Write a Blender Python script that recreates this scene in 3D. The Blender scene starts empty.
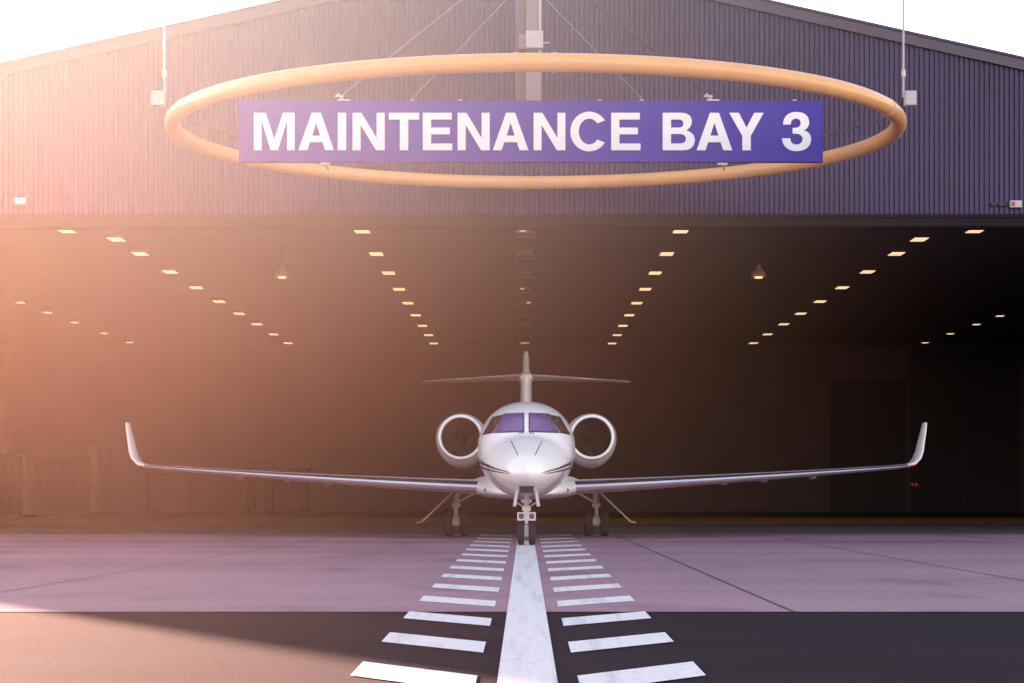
import bpy, bmesh, math, random
from mathutils import Vector, Matrix
from mathutils.bvhtree import BVHTree
random.seed(7)
R = math.radians
sc = bpy.context.scene
C = sc.collection
F, CAMZ, VX, VY = 1900.0, 1.2, 525.0, 486.0
def PX(px, d): return (px - VX) * d / F
def PZ(py, d): return CAMZ + (VY - py) * d / F

# ------------------------------------------------------------------ helpers
class MB:
    """collects shapes, builds ONE mesh object"""
    def __init__(s): s.v = []; s.f = []
    def add(s, vs, fs):
        o = len(s.v); s.v += [tuple(p) for p in vs]; s.f += [tuple(i + o for i in f) for f in fs]; return s
    def box(s, x0, x1, y0, y1, z0, z1):
        return s.add([(x0,y0,z0),(x1,y0,z0),(x1,y1,z0),(x0,y1,z0),(x0,y0,z1),(x1,y0,z1),(x1,y1,z1),(x0,y1,z1)],
                     [(0,3,2,1),(4,5,6,7),(0,1,5,4),(1,2,6,5),(2,3,7,6),(3,0,4,7)])
    def obox(s, a, b, w, h, up=(0,0,1)):
        """box bar from a to b, w across, h along up"""
        a, b = Vector(a), Vector(b); d = (b - a).normalized(); u = Vector(up)
        sd = d.cross(u)
        if sd.length < 1e-5: sd = d.cross(Vector((1,0,0)))
        sd.normalize(); u = sd.cross(d).normalized()
        vs = []
        for p in (a, b):
            for i, j in ((-1,-1),(1,-1),(1,1),(-1,1)): vs.append(p + sd * (i * w / 2) + u * (j * h / 2))
        return s.add(vs, [(0,1,2,3)[::-1],(4,5,6,7),(0,1,5,4),(1,2,6,5),(2,3,7,6),(3,0,4,7)])
    def tube(s, pts, r, n=12, closed=False, cap=True):
        pts = [Vector(p) for p in pts]; m = len(pts); rings = []
        rr = r if isinstance(r, (list, tuple)) else [r] * m
        t0 = None; nrm = None
        for i, p in enumerate(pts):
            a = pts[i-1] if (i or closed) else p; b = pts[(i+1) % m] if (i < m-1 or closed) else p
            t = (b - a).normalized()
            if nrm is None:
                nrm = t.orthogonal().normalized() if abs(t.z) > .9 else t.cross(Vector((0,0,1))).normalized()
            else:
                nrm = (nrm - t * nrm.dot(t)).normalized()
            bn = t.cross(nrm)
            rings.append([p + (nrm * math.cos(2*math.pi*k/n) + bn * math.sin(2*math.pi*k/n)) * rr[i] for k in range(n)])
        return s.loft(rings, closed_path=closed, cap=cap)
    def loft(s, rings, closed_path=False, cap=True, closed_ring=True):
        n = len(rings[0]); m = len(rings); vs = [p for r_ in rings for p in r_]; fs = []
        for i in range(m if closed_path else m - 1):
            j = (i + 1) % m
            for k in range(n if closed_ring else n - 1):
                l = (k + 1) % n
                fs.append((i*n+k, i*n+l, j*n+l, j*n+k))
        if cap and not closed_path and closed_ring:
            fs.append(tuple(range(n))[::-1]); fs.append(tuple((m-1)*n + k for k in range(n)))
        return s.add(vs, fs)
    def lathe_y(s, prof, cx=0, cz=0, n=40, rx=1, rz=1):
        """profile list of (y, r) or (y, r, dz) spun round an axis along y"""
        rings = []
        for q in prof:
            y, r = q[0], q[1]; dz = q[2] if len(q) > 2 else 0
            rings.append([(cx + math.sin(2*math.pi*k/n)*r*rx, y, cz + dz + math.cos(2*math.pi*k/n)*r*rz) for k in range(n)])
        return s.loft(rings, cap=False)
    def cyl(s, a, b, r, n=20): return s.tube([a, b], r, n)
    def prism(s, poly, y0, y1):
        n = len(poly)
        vs = [(x, y0, z) for x, z in poly] + [(x, y1, z) for x, z in poly]
        return s.add(vs, [tuple(range(n))[::-1], tuple(range(n, 2*n))] + [(k, (k+1) % n, n+(k+1) % n, n+k) for k in range(n)])
    def sheet(s, pts): return s.add(pts, [tuple(range(len(pts)))])
    def build(s, name, mat, parent=None, smooth=False, bevel=0, angle=40):
        me = bpy.data.meshes.new(name); me.from_pydata(s.v, [], s.f); me.update()
        bm = bmesh.new(); bm.from_mesh(me)
        bmesh.ops.recalc_face_normals(bm, faces=bm.faces)
        bm.to_mesh(me); bm.free()
        o = bpy.data.objects.new(name, me); C.objects.link(o); me.materials.append(mat)
        if parent: o.parent = parent
        if smooth:
            me.polygons.foreach_set('use_smooth', [True] * len(me.polygons))
            me.set_sharp_from_angle(angle=R(angle))
        if bevel:
            m = o.modifiers.new('bevel', 'BEVEL'); m.width = bevel; m.segments = 2; m.limit_method = 'ANGLE'; m.angle_limit = R(40)
        return o

def tag(o, label=None, cat=None, group=None, kind=None):
    if label: o['label'] = label
    if cat: o['category'] = cat
    if group: o['group'] = group
    if kind: o['kind'] = kind
    return o
def empty(name, loc, label, cat, group=None):
    o = bpy.data.objects.new(name, None); C.objects.link(o); o.location = loc; o.empty_display_size = .3
    return tag(o, label, cat, group)
def copy_tree(o, parent=None):
    c = o.copy(); C.objects.link(c); c.parent = parent
    for ch in list(o.children): copy_tree(ch, c)
    return c

# ------------------------------------------------------------------ materials
def mat(name, col, rough=.5, metal=0, spec=.5, noise=None, nscale=4, bump=0, bscale=60, emit=None, estr=0, coat=0, stretch=(1,1,1), detail=4):
    m = bpy.data.materials.new(name); m.use_nodes = True
    nt = m.node_tree; b = nt.nodes['Principled BSDF']
    b.inputs['Base Color'].default_value = (*col, 1); b.inputs['Roughness'].default_value = rough
    b.inputs['Metallic'].default_value = metal; b.inputs['Specular IOR Level'].default_value = spec
    b.inputs['Coat Weight'].default_value = coat; b.inputs['Coat Roughness'].default_value = .08
    tc = nt.nodes.new('ShaderNodeTexCoord')
    mp = nt.nodes.new('ShaderNodeMapping'); mp.inputs['Scale'].default_value = stretch
    nt.links.new(tc.outputs['Object'], mp.inputs['Vector'])
    if noise:
        n = nt.nodes.new('ShaderNodeTexNoise'); n.inputs['Scale'].default_value = nscale; n.inputs['Detail'].default_value = detail
        nt.links.new(mp.outputs[0], n.inputs['Vector'])
        cr = nt.nodes.new('ShaderNodeValToRGB'); cr.color_ramp.elements[0].position = .3; cr.color_ramp.elements[1].position = .72
        cr.color_ramp.elements[0].color = (*[c * (1 - noise) for c in col], 1); cr.color_ramp.elements[1].color = (*[min(1, c * (1 + noise)) for c in col], 1)
        nt.links.new(n.outputs['Fac'], cr.inputs[0]); nt.links.new(cr.outputs[0], b.inputs['Base Color'])
        mr = nt.nodes.new('ShaderNodeMapRange'); mr.inputs['To Min'].default_value = max(0, rough - .08); mr.inputs['To Max'].default_value = min(1, rough + .08)
        nt.links.new(n.outputs['Fac'], mr.inputs['Value']); nt.links.new(mr.outputs[0], b.inputs['Roughness'])
    if bump:
        n2 = nt.nodes.new('ShaderNodeTexNoise'); n2.inputs['Scale'].default_value = bscale; n2.inputs['Detail'].default_value = 5
        nt.links.new(tc.outputs['Object'], n2.inputs['Vector'])
        bp = nt.nodes.new('ShaderNodeBump'); bp.inputs['Strength'].default_value = bump; bp.inputs['Distance'].default_value = .02
        nt.links.new(n2.outputs['Fac'], bp.inputs['Height']); nt.links.new(bp.outputs[0], b.inputs['Normal'])
    if emit:
        b.inputs['Emission Color'].default_value = (*emit, 1); b.inputs['Emission Strength'].default_value = estr
    return m

def ground_mat(name, c0, c1, rough, big, streak, fine, finestr, bump, spec=.5):
    """paved surface: large stains, drag streaks, fine grain"""
    m = bpy.data.materials.new(name); m.use_nodes = True; nt = m.node_tree; L = nt.links.new
    b = nt.nodes['Principled BSDF']; b.inputs['Specular IOR Level'].default_value = spec
    tc = nt.nodes.new('ShaderNodeTexCoord')
    def noise(scale, stretch=(1,1,1), det=5):
        mp = nt.nodes.new('ShaderNodeMapping'); mp.inputs['Scale'].default_value = stretch
        n = nt.nodes.new('ShaderNodeTexNoise'); n.inputs['Scale'].default_value = scale; n.inputs['Detail'].default_value = det
        L(tc.outputs['Object'], mp.inputs[0]); L(mp.outputs[0], n.inputs['Vector']); return n.outputs['Fac']
    def mix(a, b_, f):
        x = nt.nodes.new('ShaderNodeMath'); x.operation = 'MULTIPLY_ADD'; x.inputs[1].default_value = f
        L(b_, x.inputs[0]); L(a, x.inputs[2]) if not isinstance(a, float) else setattr(x.inputs[2], 'default_value', a); return x.outputs[0]
    s = mix(0.0, noise(big), .45); s = mix(s, noise(streak, (.12, 1.6, 1)), .35); s = mix(s, noise(fine, det=3), finestr)
    cr = nt.nodes.new('ShaderNodeValToRGB'); e = cr.color_ramp.elements
    mid = (.45 + .35 + finestr) * .5
    e[0].position = mid - .13; e[1].position = mid + .13; e[0].color = (*c0, 1); e[1].color = (*c1, 1)
    L(s, cr.inputs[0])
    st_ = nt.nodes.new('ShaderNodeValToRGB'); st_.color_ramp.elements[0].position = .56; st_.color_ramp.elements[1].position = .70
    st_.color_ramp.elements[0].color = (1,1,1,1); st_.color_ramp.elements[1].color = (.66,.63,.64,1)
    L(noise(.55, (1,.55,1), 7), st_.inputs[0])
    mu = nt.nodes.new('ShaderNodeMix'); mu.data_type = 'RGBA'; mu.blend_type = 'MULTIPLY'; mu.inputs[0].default_value = 1
    L(cr.outputs[0], mu.inputs[6]); L(st_.outputs[0], mu.inputs[7]); L(mu.outputs[2], b.inputs['Base Color'])
    mr = nt.nodes.new('ShaderNodeMapRange'); mr.inputs['From Min'].default_value = mid - .2; mr.inputs['From Max'].default_value = mid + .2
    mr.inputs['To Min'].default_value = rough + .07; mr.inputs['To Max'].default_value = rough - .07
    L(s, mr.inputs[0]); L(mr.outputs[0], b.inputs['Roughness'])
    bp = nt.nodes.new('ShaderNodeBump'); bp.inputs['Strength'].default_value = bump; bp.inputs['Distance'].default_value = .01
    L(noise(fine * 1.3, det=4), bp.inputs['Height']); L(bp.outputs[0], b.inputs['Normal'])
    return m

M = {}
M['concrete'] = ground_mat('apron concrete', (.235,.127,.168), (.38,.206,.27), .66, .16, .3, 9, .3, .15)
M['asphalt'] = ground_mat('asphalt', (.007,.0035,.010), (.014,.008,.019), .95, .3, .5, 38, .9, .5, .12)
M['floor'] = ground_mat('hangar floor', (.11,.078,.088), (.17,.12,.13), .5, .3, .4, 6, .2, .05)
M['ground'] = ground_mat('far ground', (.07,.06,.05), (.12,.10,.08), .9, .1, .2, 3, .4, .3)
M['joint'] = mat('joint sealant', (.04,.03,.035), .8)
M['paint'] = mat('road paint', (.80,.745,.77), .6, noise=.09, nscale=11, detail=8)
M['orange_paint'] = mat('orange floor paint', (.46,.20,.05), .6, noise=.25, nscale=3)
M['cladding'] = mat('profiled cladding', (.048,.033,.104), .5, spec=.35, noise=.17, nscale=.6, stretch=(1,1,.25))
M['trim'] = mat('roof trim', (.060,.043,.085), .45, noise=.08, nscale=1)
M['header'] = mat('door header', (.018,.012,.020), .75, spec=.15, noise=.15, nscale=1)
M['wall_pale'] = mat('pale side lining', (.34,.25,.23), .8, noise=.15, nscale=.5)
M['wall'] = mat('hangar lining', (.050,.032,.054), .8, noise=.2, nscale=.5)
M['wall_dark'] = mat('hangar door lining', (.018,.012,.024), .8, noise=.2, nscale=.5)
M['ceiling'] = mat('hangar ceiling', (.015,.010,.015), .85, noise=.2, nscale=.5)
M['roof'] = mat('roof sheet', (.12,.11,.12), .6, noise=.1, nscale=.4)
M['locker'] = mat('locker steel', (.008,.006,.007), .55, noise=.15, nscale=1)
M['locker_pale'] = mat('pale locker steel', (.15,.115,.115), .55, noise=.15, nscale=1)
M['track'] = mat('rail steel', (.03,.024,.026), .5, metal=.3, noise=.2, nscale=5)
M['hoop'] = mat('hoop paint', (.84,.43,.18), .36, noise=.05, nscale=2, coat=.2)
M['band'] = mat('hoop band', (.72,.46,.30), .4, noise=.05, nscale=4)
M['sign'] = mat('sign face', (.030,.018,.34), .5, spec=.25, noise=.06, nscale=.8)
M['white'] = mat('letter white', (.86,.84,.88), .45, noise=.03, nscale=3)
M['steel'] = mat('galvanised steel', (.50,.44,.50), .45, metal=.6, noise=.12, nscale=6)
M['mast'] = mat('mast paint', (.24,.19,.24), .5, noise=.08, nscale=2)
M['mast_dark'] = mat('mast shadow plate', (.12,.09,.12), .5, noise=.08, nscale=2)  # mast colour darkened to paint in its shaded side face
M['boxwhite'] = mat('box enamel', (.48,.44,.50), .45, noise=.06, nscale=5)
M['cable'] = mat('wire rope', (.24,.21,.24), .4, metal=.7, noise=.1, nscale=30)
M['cable_dark'] = mat('dark wire rope', (.05,.04,.05), .5, metal=.3, noise=.1, nscale=30)
M['red'] = mat('red enamel', (.5,.03,.05), .4, noise=.05, nscale=8)
M['dark'] = mat('black plastic', (.018,.014,.02), .5, noise=.1, nscale=8)
M['lamp'] = mat('lamp diffuser', (.8,.75,.6), .5, emit=(1,.70,.38), estr=1.05)
M['lamp_dim'] = mat('lamp tube', (.8,.75,.6), .5, emit=(1,.55,.14), estr=.8)
M['lamp_case'] = mat('lamp housing', (.04,.03,.03), .6, noise=.1, nscale=4)
M['unlit'] = mat('unlit fitting', (.22,.15,.12), .6, noise=.1, nscale=3)
M['redled'] = mat('red indicator', (.6,.02,.02), .5, emit=(1,.05,.03), estr=.5)
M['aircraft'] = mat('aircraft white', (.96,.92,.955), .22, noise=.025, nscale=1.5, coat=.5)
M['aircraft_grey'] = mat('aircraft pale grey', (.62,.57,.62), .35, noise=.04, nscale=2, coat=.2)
M['wing_band'] = mat('dark slat', (.10,.075,.09), .25, metal=.3, noise=.08, nscale=2)  # dark band along the upper front of each wing
M['chrome'] = mat('polished lip', (.86,.82,.86), .14, metal=1, noise=.03, nscale=3)
M['lead'] = mat('polished leading edge', (.88,.84,.88), .2, metal=.8, noise=.03, nscale=3)
M['glass'] = mat('cockpit glass', (.22,.15,.39), .2, metal=.55, noise=.05, nscale=1)
M['glass_dark'] = mat('side cockpit glass', (.10,.06,.06), .06, metal=.3, noise=.05, nscale=1)
M['seal'] = mat('window seal', (.03,.022,.03), .5, noise=.1, nscale=9)
M['stripe'] = mat('dark livery stripe', (.05,.03,.06), .35, noise=.05, nscale=5)
M['duct'] = mat('intake duct', (.022,.017,.018), .45, metal=.3, noise=.1, nscale=3)
M['blade'] = mat('fan blade', (.20,.16,.16), .4, metal=.8, noise=.1, nscale=5)
M['tyre'] = mat('tyre rubber', (.02,.016,.02), .75, noise=.2, nscale=8)
M['gear'] = mat('gear enamel', (.66,.61,.66), .4, noise=.08, nscale=8)
M['gear_dim'] = mat('dimmed gear enamel', (.42,.36,.38), .45, noise=.12, nscale=8)  # gear enamel darkened so the main gear's colour carries its shade
M['oleo'] = mat('oleo chrome', (.8,.76,.8), .15, metal=1, noise=.03, nscale=5)
M['lens'] = mat('lamp lens', (.10,.08,.10), .1, metal=.3, noise=.05, nscale=9)

nt = M['asphalt'].node_tree; nt.nodes['Principled BSDF'].inputs['Specular Tint'].default_value = (1,.84,.86,1)
# worn road paint: chips and rubbed tyre tracks
nt = M['paint'].node_tree; b = nt.nodes['Principled BSDF']; src = b.inputs['Base Color'].links[0].from_socket
tc = nt.nodes.new('ShaderNodeTexCoord')
for sc_, stretch, lo, hi, dark in ((16, (1,1,1), .63, .70, (.36,.33,.36,1)), (1.1, (6,.25,1), .52, .74, (.70,.68,.69,1))):
    mp = nt.nodes.new('ShaderNodeMapping'); mp.inputs['Scale'].default_value = stretch; nt.links.new(tc.outputs['Object'], mp.inputs[0])
    n = nt.nodes.new('ShaderNodeTexNoise'); n.inputs['Scale'].default_value = sc_; n.inputs['Detail'].default_value = 8; nt.links.new(mp.outputs[0], n.inputs['Vector'])
    r_ = nt.nodes.new('ShaderNodeValToRGB'); r_.color_ramp.elements[0].position = lo; r_.color_ramp.elements[1].position = hi
    r_.color_ramp.elements[0].color = (1,1,1,1); r_.color_ramp.elements[1].color = dark; nt.links.new(n.outputs['Fac'], r_.inputs[0])
    mu = nt.nodes.new('ShaderNodeMix'); mu.data_type = 'RGBA'; mu.blend_type = 'MULTIPLY'; mu.inputs[0].default_value = 1
    nt.links.new(src, mu.inputs[6]); nt.links.new(r_.outputs[0], mu.inputs[7]); src = mu.outputs[2]
nt.links.new(src, b.inputs['Base Color'])

# ------------------------------------------------------------------ setting: ground
def struct(o): o['kind'] = 'structure'; return o
DOOR = 47.5; BACK = 89.0; HW = 24.5; OPEN = 21.5
APEX = 14.60; SL = .224
EDGE = 18.1
g = MB(); N = 4
g.sheet([(-700,-500,-.012),(700,-500,-.012),(700,900,-.012),(-700,900,-.012)]); struct(g.build('ground', M['ground']))
struct(MB().sheet([(-70,-60,-.004),(70,-60,-.004),(70,EDGE,-.004),(-70,EDGE,-.004)]).build('asphalt', M['asphalt']))
struct(MB().sheet([(-70,EDGE,0),(70,EDGE,0),(70,DOOR,0),(-70,DOOR,0)]).build('apron', M['concrete']))
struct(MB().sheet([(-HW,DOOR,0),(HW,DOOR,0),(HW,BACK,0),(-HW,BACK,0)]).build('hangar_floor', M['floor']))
j = MB()
def strip(mb, a, b, w, z):
    a, b = Vector((*a, z)), Vector((*b, z)); d = (b - a).normalized(); s = Vector((-d.y, d.x, 0)) * w / 2
    mb.sheet([a - s, b - s, b + s, a + s])
strip(j, (2.56,EDGE+.03), (2.2,DOOR-.3), .035, .004)
strip(j, (6.45,EDGE+.03), (5.75,DOOR-.3), .022, .004)
strip(j, (-6.1,EDGE+.03), (-4.35,DOOR-.3), .024, .004)
strip(j, (11,EDGE+.03), (10.4,DOOR-.3), .02, .004); strip(j, (-11,EDGE+.03), (-9.6,DOOR-.3), .02, .004)
for y_, w_ in ((40.7,.12), (29.5,.03)):
    xs = [-60, -9.9, -5.0, 2.3, 6.1, 10.6, 60]
    if y_ < 40: xs = [-60,-10.4,-5.6]
    for a, b in zip(xs[:-1], xs[1:]): strip(j, (a+.12, y_), (b-.12, y_), w_, .0045)
strip(j, (-60, EDGE+.015), (60, EDGE+.015), .03, .003)
struct(j.build('paving_joints', M['joint']))
struct(MB().sheet([(-.17,-40,.004),(.2,-40,.004),(.2,41.5,.004),(-.17,41.5,.004)]).build('painted_centre_line', M['paint']))
st = MB()
for k in range(-4, 14):
    c = 14.12 + 2.6 * (k - 1)
    for sx, xi, xo in ((-1, -.30, -1.105), (1, .33, 1.145)):
        st.sheet([(xi,c-.47,.004),(xi,c+.47,.004),(xo,c+1.44,.004),(xo,c+.49,.004)])
struct(st.build('painted_stripes', M['paint']))
op = MB(); strip(op, (-2.35,33.4), (-1.3,33.4), .1, .0045); strip(op, (1.45,36.3), (2.2,36.3), .08, .0045)
strip(op, (-22,66.5), (22,66.5), 11, .004)
struct(op.build('painted_floor_band', M['orange_paint']))
bk = MB().sheet([(-22,72.3,.003),(22,72.3,.003),(22,BACK-.05,.003),(-22,BACK-.05,.003)]); struct(bk.build('dark_shade_margin', M['wall_dark']))  # dark sheet colours in the shade between orange band and back wall

# ------------------------------------------------------------------ hangar
hangar = empty('hangar', (0,DOOR,0), 'wide steel hangar with low gabled front of dark ribbed cladding and open bay', 'hangar')
def hp(mb, name, m, **k):
    o = mb.build(name, m, hangar, **k); o.location = (0,-DOOR,0); return o
BOT = PZ(214, DOOR); HB = PZ(227.5, DOOR)
def roofz(x): return APEX - SL * abs(x)
# ribbed cladding, real profile, cut by the gable
cl = MB(); P = .125; D = .045
xs = []
n = int(2 * HW / P)
for i in range(n):
    x = -HW + i * P
    xs += [(x, 0), (x + P*.56, 0), (x + P*.66, D), (x + P*.90, D)]
xs.append((HW, 0))
lo = []; up = []
for x, dy in xs:
    lo.append((x, DOOR + dy, BOT)); up.append((x, DOOR + dy, roofz(x) - .22))
cl.add(lo + up, [(i, i+1, len(xs)+i+1, len(xs)+i) for i in range(len(xs)-1)])
hp(cl, 'cladding', M['cladding'])
# gable trim
tr = MB()
for s in (-1, 1):
    poly = [(0, APEX-.23), (s*(HW+.15), roofz(HW+.15)-.23), (s*(HW+.15), roofz(HW+.15)+.03), (0, APEX+.03)]
    tr.prism(poly, DOOR-.10, DOOR+.25)
hp(tr, 'roof_trim', M['trim'])
gt = MB()
for s in (-1, 1):
    gt.prism([(0, APEX+.03), (s*(HW+.2), roofz(HW+.2)+.03), (s*(HW+.2), roofz(HW+.2)+.09), (0, APEX+.09)], DOOR-.14, DOOR+.2)
hp(gt, 'flashing', M['cladding'])
hd = MB()
hd.box(-HW, HW, DOOR-.06, DOOR+.5, BOT-.09, BOT-.002)
hd.box(-HW, HW, DOOR-.02, DOOR+.5, BOT-.20, BOT-.093)
hd.box(-HW, HW, DOOR-.09, DOOR+.5, HB+.03, BOT-.203)
hd.box(-HW, HW, DOOR-.03, DOOR+.5, HB, HB+.027)
hp(hd, 'door_header', M['header'])
for s in (-1, 1):
    a, b = sorted((s*OPEN, s*HW)); hp(MB().box(a, b, DOOR+.02, DOOR+.5, 0, HB-.003), 'door_jamb', M['cladding'])
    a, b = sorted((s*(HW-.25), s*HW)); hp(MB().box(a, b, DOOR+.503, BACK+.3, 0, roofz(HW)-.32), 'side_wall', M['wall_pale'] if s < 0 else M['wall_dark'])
bw = MB()
bw.prism([(-HW+.26,0),(HW-.26,0),(HW-.26,roofz(HW)-.3),(0,APEX-.3),(-HW+.26,roofz(HW)-.3)], BACK, BACK+.3)
hp(bw, 'back_wall', M['wall'])
rb = MB()
x = -23
while x < 23.5:
    rb.box(x-.04, x+.04, BACK-.05, BACK-.002, 0, 7.7); x += 3.55
hp(rb, 'wall_batten', M['wall'])
CEIL = PZ(228.5, 48.5)
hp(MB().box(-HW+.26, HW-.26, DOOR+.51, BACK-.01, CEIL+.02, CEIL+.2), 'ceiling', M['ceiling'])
rf = MB()
for s in (-1, 1):
    rf.prism([(0,APEX-.2),(s*(HW+.1),roofz(HW+.1)-.2),(s*(HW+.1),roofz(HW+.1)),(0,APEX)], DOOR+.26, BACK+.6)
hp(rf, 'roof', M['roof'])
dd = MB()
dd.box(PX(830,BACK), PX(905,BACK), BACK-.12, BACK-.06, 0, PZ(380,BACK)); o = hp(dd, 'door_panel', M['wall_dark'])
o['label'] = 'tall black sliding door panel in the back wall'
for k in range(2):
    dd = MB().box(18.05+k*2.6, 20.55+k*2.6, BACK-.10, BACK-.06, 0, 7.6); hp(dd, 'door_panel', M['wall_dark'])
fr = MB(); xa, xb, zt = PX(147,BACK), PX(192,BACK), PZ(474,BACK)
fr.box(xa, xa+.08, BACK-.14, BACK-.06, 0, zt); fr.box(xb-.08, xb, BACK-.14, BACK-.06, 0, zt); fr.box(xa+.08, xb-.08, BACK-.14, BACK-.06, zt-.08, zt)
hp(fr, 'door_frame', M['wall_dark'])
tk = MB(); tk.box(-OPEN, OPEN, DOOR-.45, DOOR-.33, .001, .03); tk.box(-OPEN, OPEN, DOOR-.12, DOOR, .001, .03); hp(tk, 'door_track', M['track'])
pl = MB().box(PX(87,BACK-.2), PX(98,BACK-.2), BACK-.2, BACK-.06, 0, PZ(446,BACK)); o = hp(pl, 'wall_column', M['locker_pale'])

# lockers along the left side wall
def locker(y0, y1, m, label, h=2.42):
    L = empty('storage_locker', (-20.8, (y0+y1)/2, 0), label, 'locker', None)
    hy = (y1 - y0) / 2
    MB().box(-.75,.75,-hy,hy,.08,h).build('body', m, L, bevel=.02)
    MB().box(-.7,.7,-hy+.05,hy-.05,0,.078).build('plinth', M['dark'], L)
    nd = max(1, int(round((y1-y0)/1.2))); w = (2*hy-.1)/nd
    for i in range(nd):
        dr = MB().box(.752,.775,-hy+.05+i*w+.015,-hy+.05+(i+1)*w-.015,.14,h-.06).build('door', m, L)
        MB().box(.777,.80,-hy+.05+(i+1)*w-.12,-hy+.05+(i+1)*w-.08,1.0,1.25).build('handle', M['dark'], dr)
locker(66.3, 75.8, M['locker'], 'long dark steel locker at the far left edge of the bay')
locker(76.05, 77.85, M['locker_pale'], 'narrow pale grey locker between two long dark lockers', 2.45)
locker(78.1, 87.6, M['locker'], 'long dark steel locker in the back left corner of the bay')

# dark maintenance stand, back left
ms = empty('maintenance_stand', (-11.05,85,0), 'dark wheeled maintenance stand against the back wall beyond the left wing', 'work stand')
for x0, x1 in ((-1.45,-1.05),(-.55,-.2),(.75,1.4)):
    MB().box(x0,x1,-.3,.3,.18,1.9).build('leg', M['wall_dark'], ms, bevel=.03)
MB().box(-1.5,1.45,-.45,.45,1.903,2.0).build('platform', M['wall_dark'], ms, bevel=.02)
hr = MB(); hr.tube([(-1.45,-.4,2.0),(-1.45,-.4,2.2),(-.9,-.4,2.3),(-.2,-.4,2.28),(0,-.4,2.0)], .025, 8); hr.build('handrail', M['locker'], ms, True)
for x in (-1.25,-.38,1.1):
    for y in (-.2,.2):
        MB().cyl((x-.04,y,.09),(x+.04,y,.09),.09,16).build('castor', M['tyre'], ms, True)

# small boxes on the facade
def alarm(px, py, label, left):
    w = empty('alarm_box', (PX(px,DOOR), DOOR, PZ(py,DOOR)), label, 'wall box')
    MB().box(-.15,.15,-.12,-.002,-.09,.09).build('case', M['boxwhite'], w, bevel=.015)
    if not left:
        MB().box(-.12,-.03,-.135,-.123,-.055,.055).build('beacon', M['red'], w, bevel=.01)
        cb = MB(); cb.box(-.42,-.30,-.1,-.002,-.05,.04); cb.box(-.62,-.53,-.09,-.002,-.045,.035); cb.box(-.53,-.42,-.04,-.002,-.015,.0); cb.box(-.30,-.152,-.04,-.002,-.015,.0)
        cb.build('conduit', M['dark'], w)
    else:
        MB().box(-.1,.1,-.128,-.123,-.04,.05).build('cover', M['white'], w)
alarm(1015, 204.5, 'small white alarm box with red beacon on the cladding at far right', False)
alarm(21, 201.5, 'plain small white box on the cladding at far left', True)

# red indicator panel on back wall
ip = empty('indicator_panel', (PX(913.5,BACK), BACK-.13, PZ(484.5,BACK)), 'small dark panel with two red lights beneath the right wing tip', 'wall panel')
MB().box(-.25,.25,-.05,-.003,-.12,.12).build('case', M['dark'], ip)
for s in (-1,1): MB().cyl((s*.09,-.05,0),(s*.09,-.07,0),.035,12).build('indicator_light', M['redled'], ip)

# ------------------------------------------------------------------ ceiling lights
ORD = ['first','second','third','fourth','fifth','sixth','seventh','eighth','ninth','tenth']
def lamp_proto(w, l):
    h = MB().box(-w/2-.03,w/2+.03,-l/2-.03,l/2+.03,.0,.07).build('ceiling_light', M['lamp_case'])
    MB().box(-w/2,w/2,-l/2,l/2,-.015,-.001).build('diffuser', M['lamp'], h)
    return h
pro = lamp_proto(.36, .70); pros = lamp_proto(.26, .38); used = set()
def put_lamp(p, x, y, label, group):
    o = p if p.name not in used else copy_tree(p); used.add(o.name)
    o.location = (x, y, CEIL - .055); tag(o, label, 'ceiling light', group)
for x, side in ((-4.17,'left'), (3.98,'right')):
    for k in range(9):
        put_lamp(pro, x, 48.55+4.78*k, f'lit ceiling light, {ORD[k]} from the doorway in the inner row {side} of the tail', 'lit ceiling lights of the inner rows')
dy_out = [50.2,53.3,57.8,62.4,67.1,71.8,76.5,81.6,86.6]
for x, side in ((-10.8,'left'), (10.42,'right')):
    for k in range(9):
        put_lamp(pro, x, dy_out[k], f'lit ceiling light, {ORD[k]} from the doorway in the outer diagonal row at {side}', 'lit ceiling lights of the outer rows')
put_lamp(pro, -11.72, 48.5, 'lit ceiling light tucked under the door header at far left', 'lit ceiling lights under the header')
put_lamp(pro, 11.5, 48.5, 'lit ceiling light tucked under the door header at far right', 'lit ceiling lights under the header')
for x, side, ds in ((-17.95,'left',[67.6,71.4,75.7,81,86.2]), (18.2,'right',[72.8,76.6,81.3,86.4])):
    for k, d in enumerate(ds):
        put_lamp(pros, x, d, f'small ceiling light, {ORD[k]} visible from the doorway beside the {side} side wall', 'small ceiling lights along the side walls')
# unlit centre row
u0 = MB().box(-.28,.28,-.85,.85,0,.06).build('ceiling_panel', M['unlit'])
fl = MB(); fl.box(-.28,-.24,-.85,.85,-.05,-.002); fl.box(.24,.28,-.85,.85,-.05,-.002); fl.box(-.235,.235,-.04,.04,-.04,-.002); fl.build('frame', M['lamp_case'], u0)
cpan = [u0]
for k in range(1, 9): cpan.append(copy_tree(u0))
lit = {0:(-.14,.02), 3:(-.16,-.02), 4:(.05,.2), 8:(-.18,.18)}
for k, o in enumerate(cpan):
    o.location = (0, 48.9+4.73*k, CEIL-.08)
    if k in lit:
        a, b = lit[k]; MB().box(a,b,-.75,-.60,-.03,-.004).build('tube', M['lamp_dim'], o)
    tag(o, f'{"mostly dark" if k in lit else "unlit"} brown ceiling panel, {ORD[k]} from the doorway in the centre row above the tail', 'ceiling panel', 'dark ceiling panels of the centre row')
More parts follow.
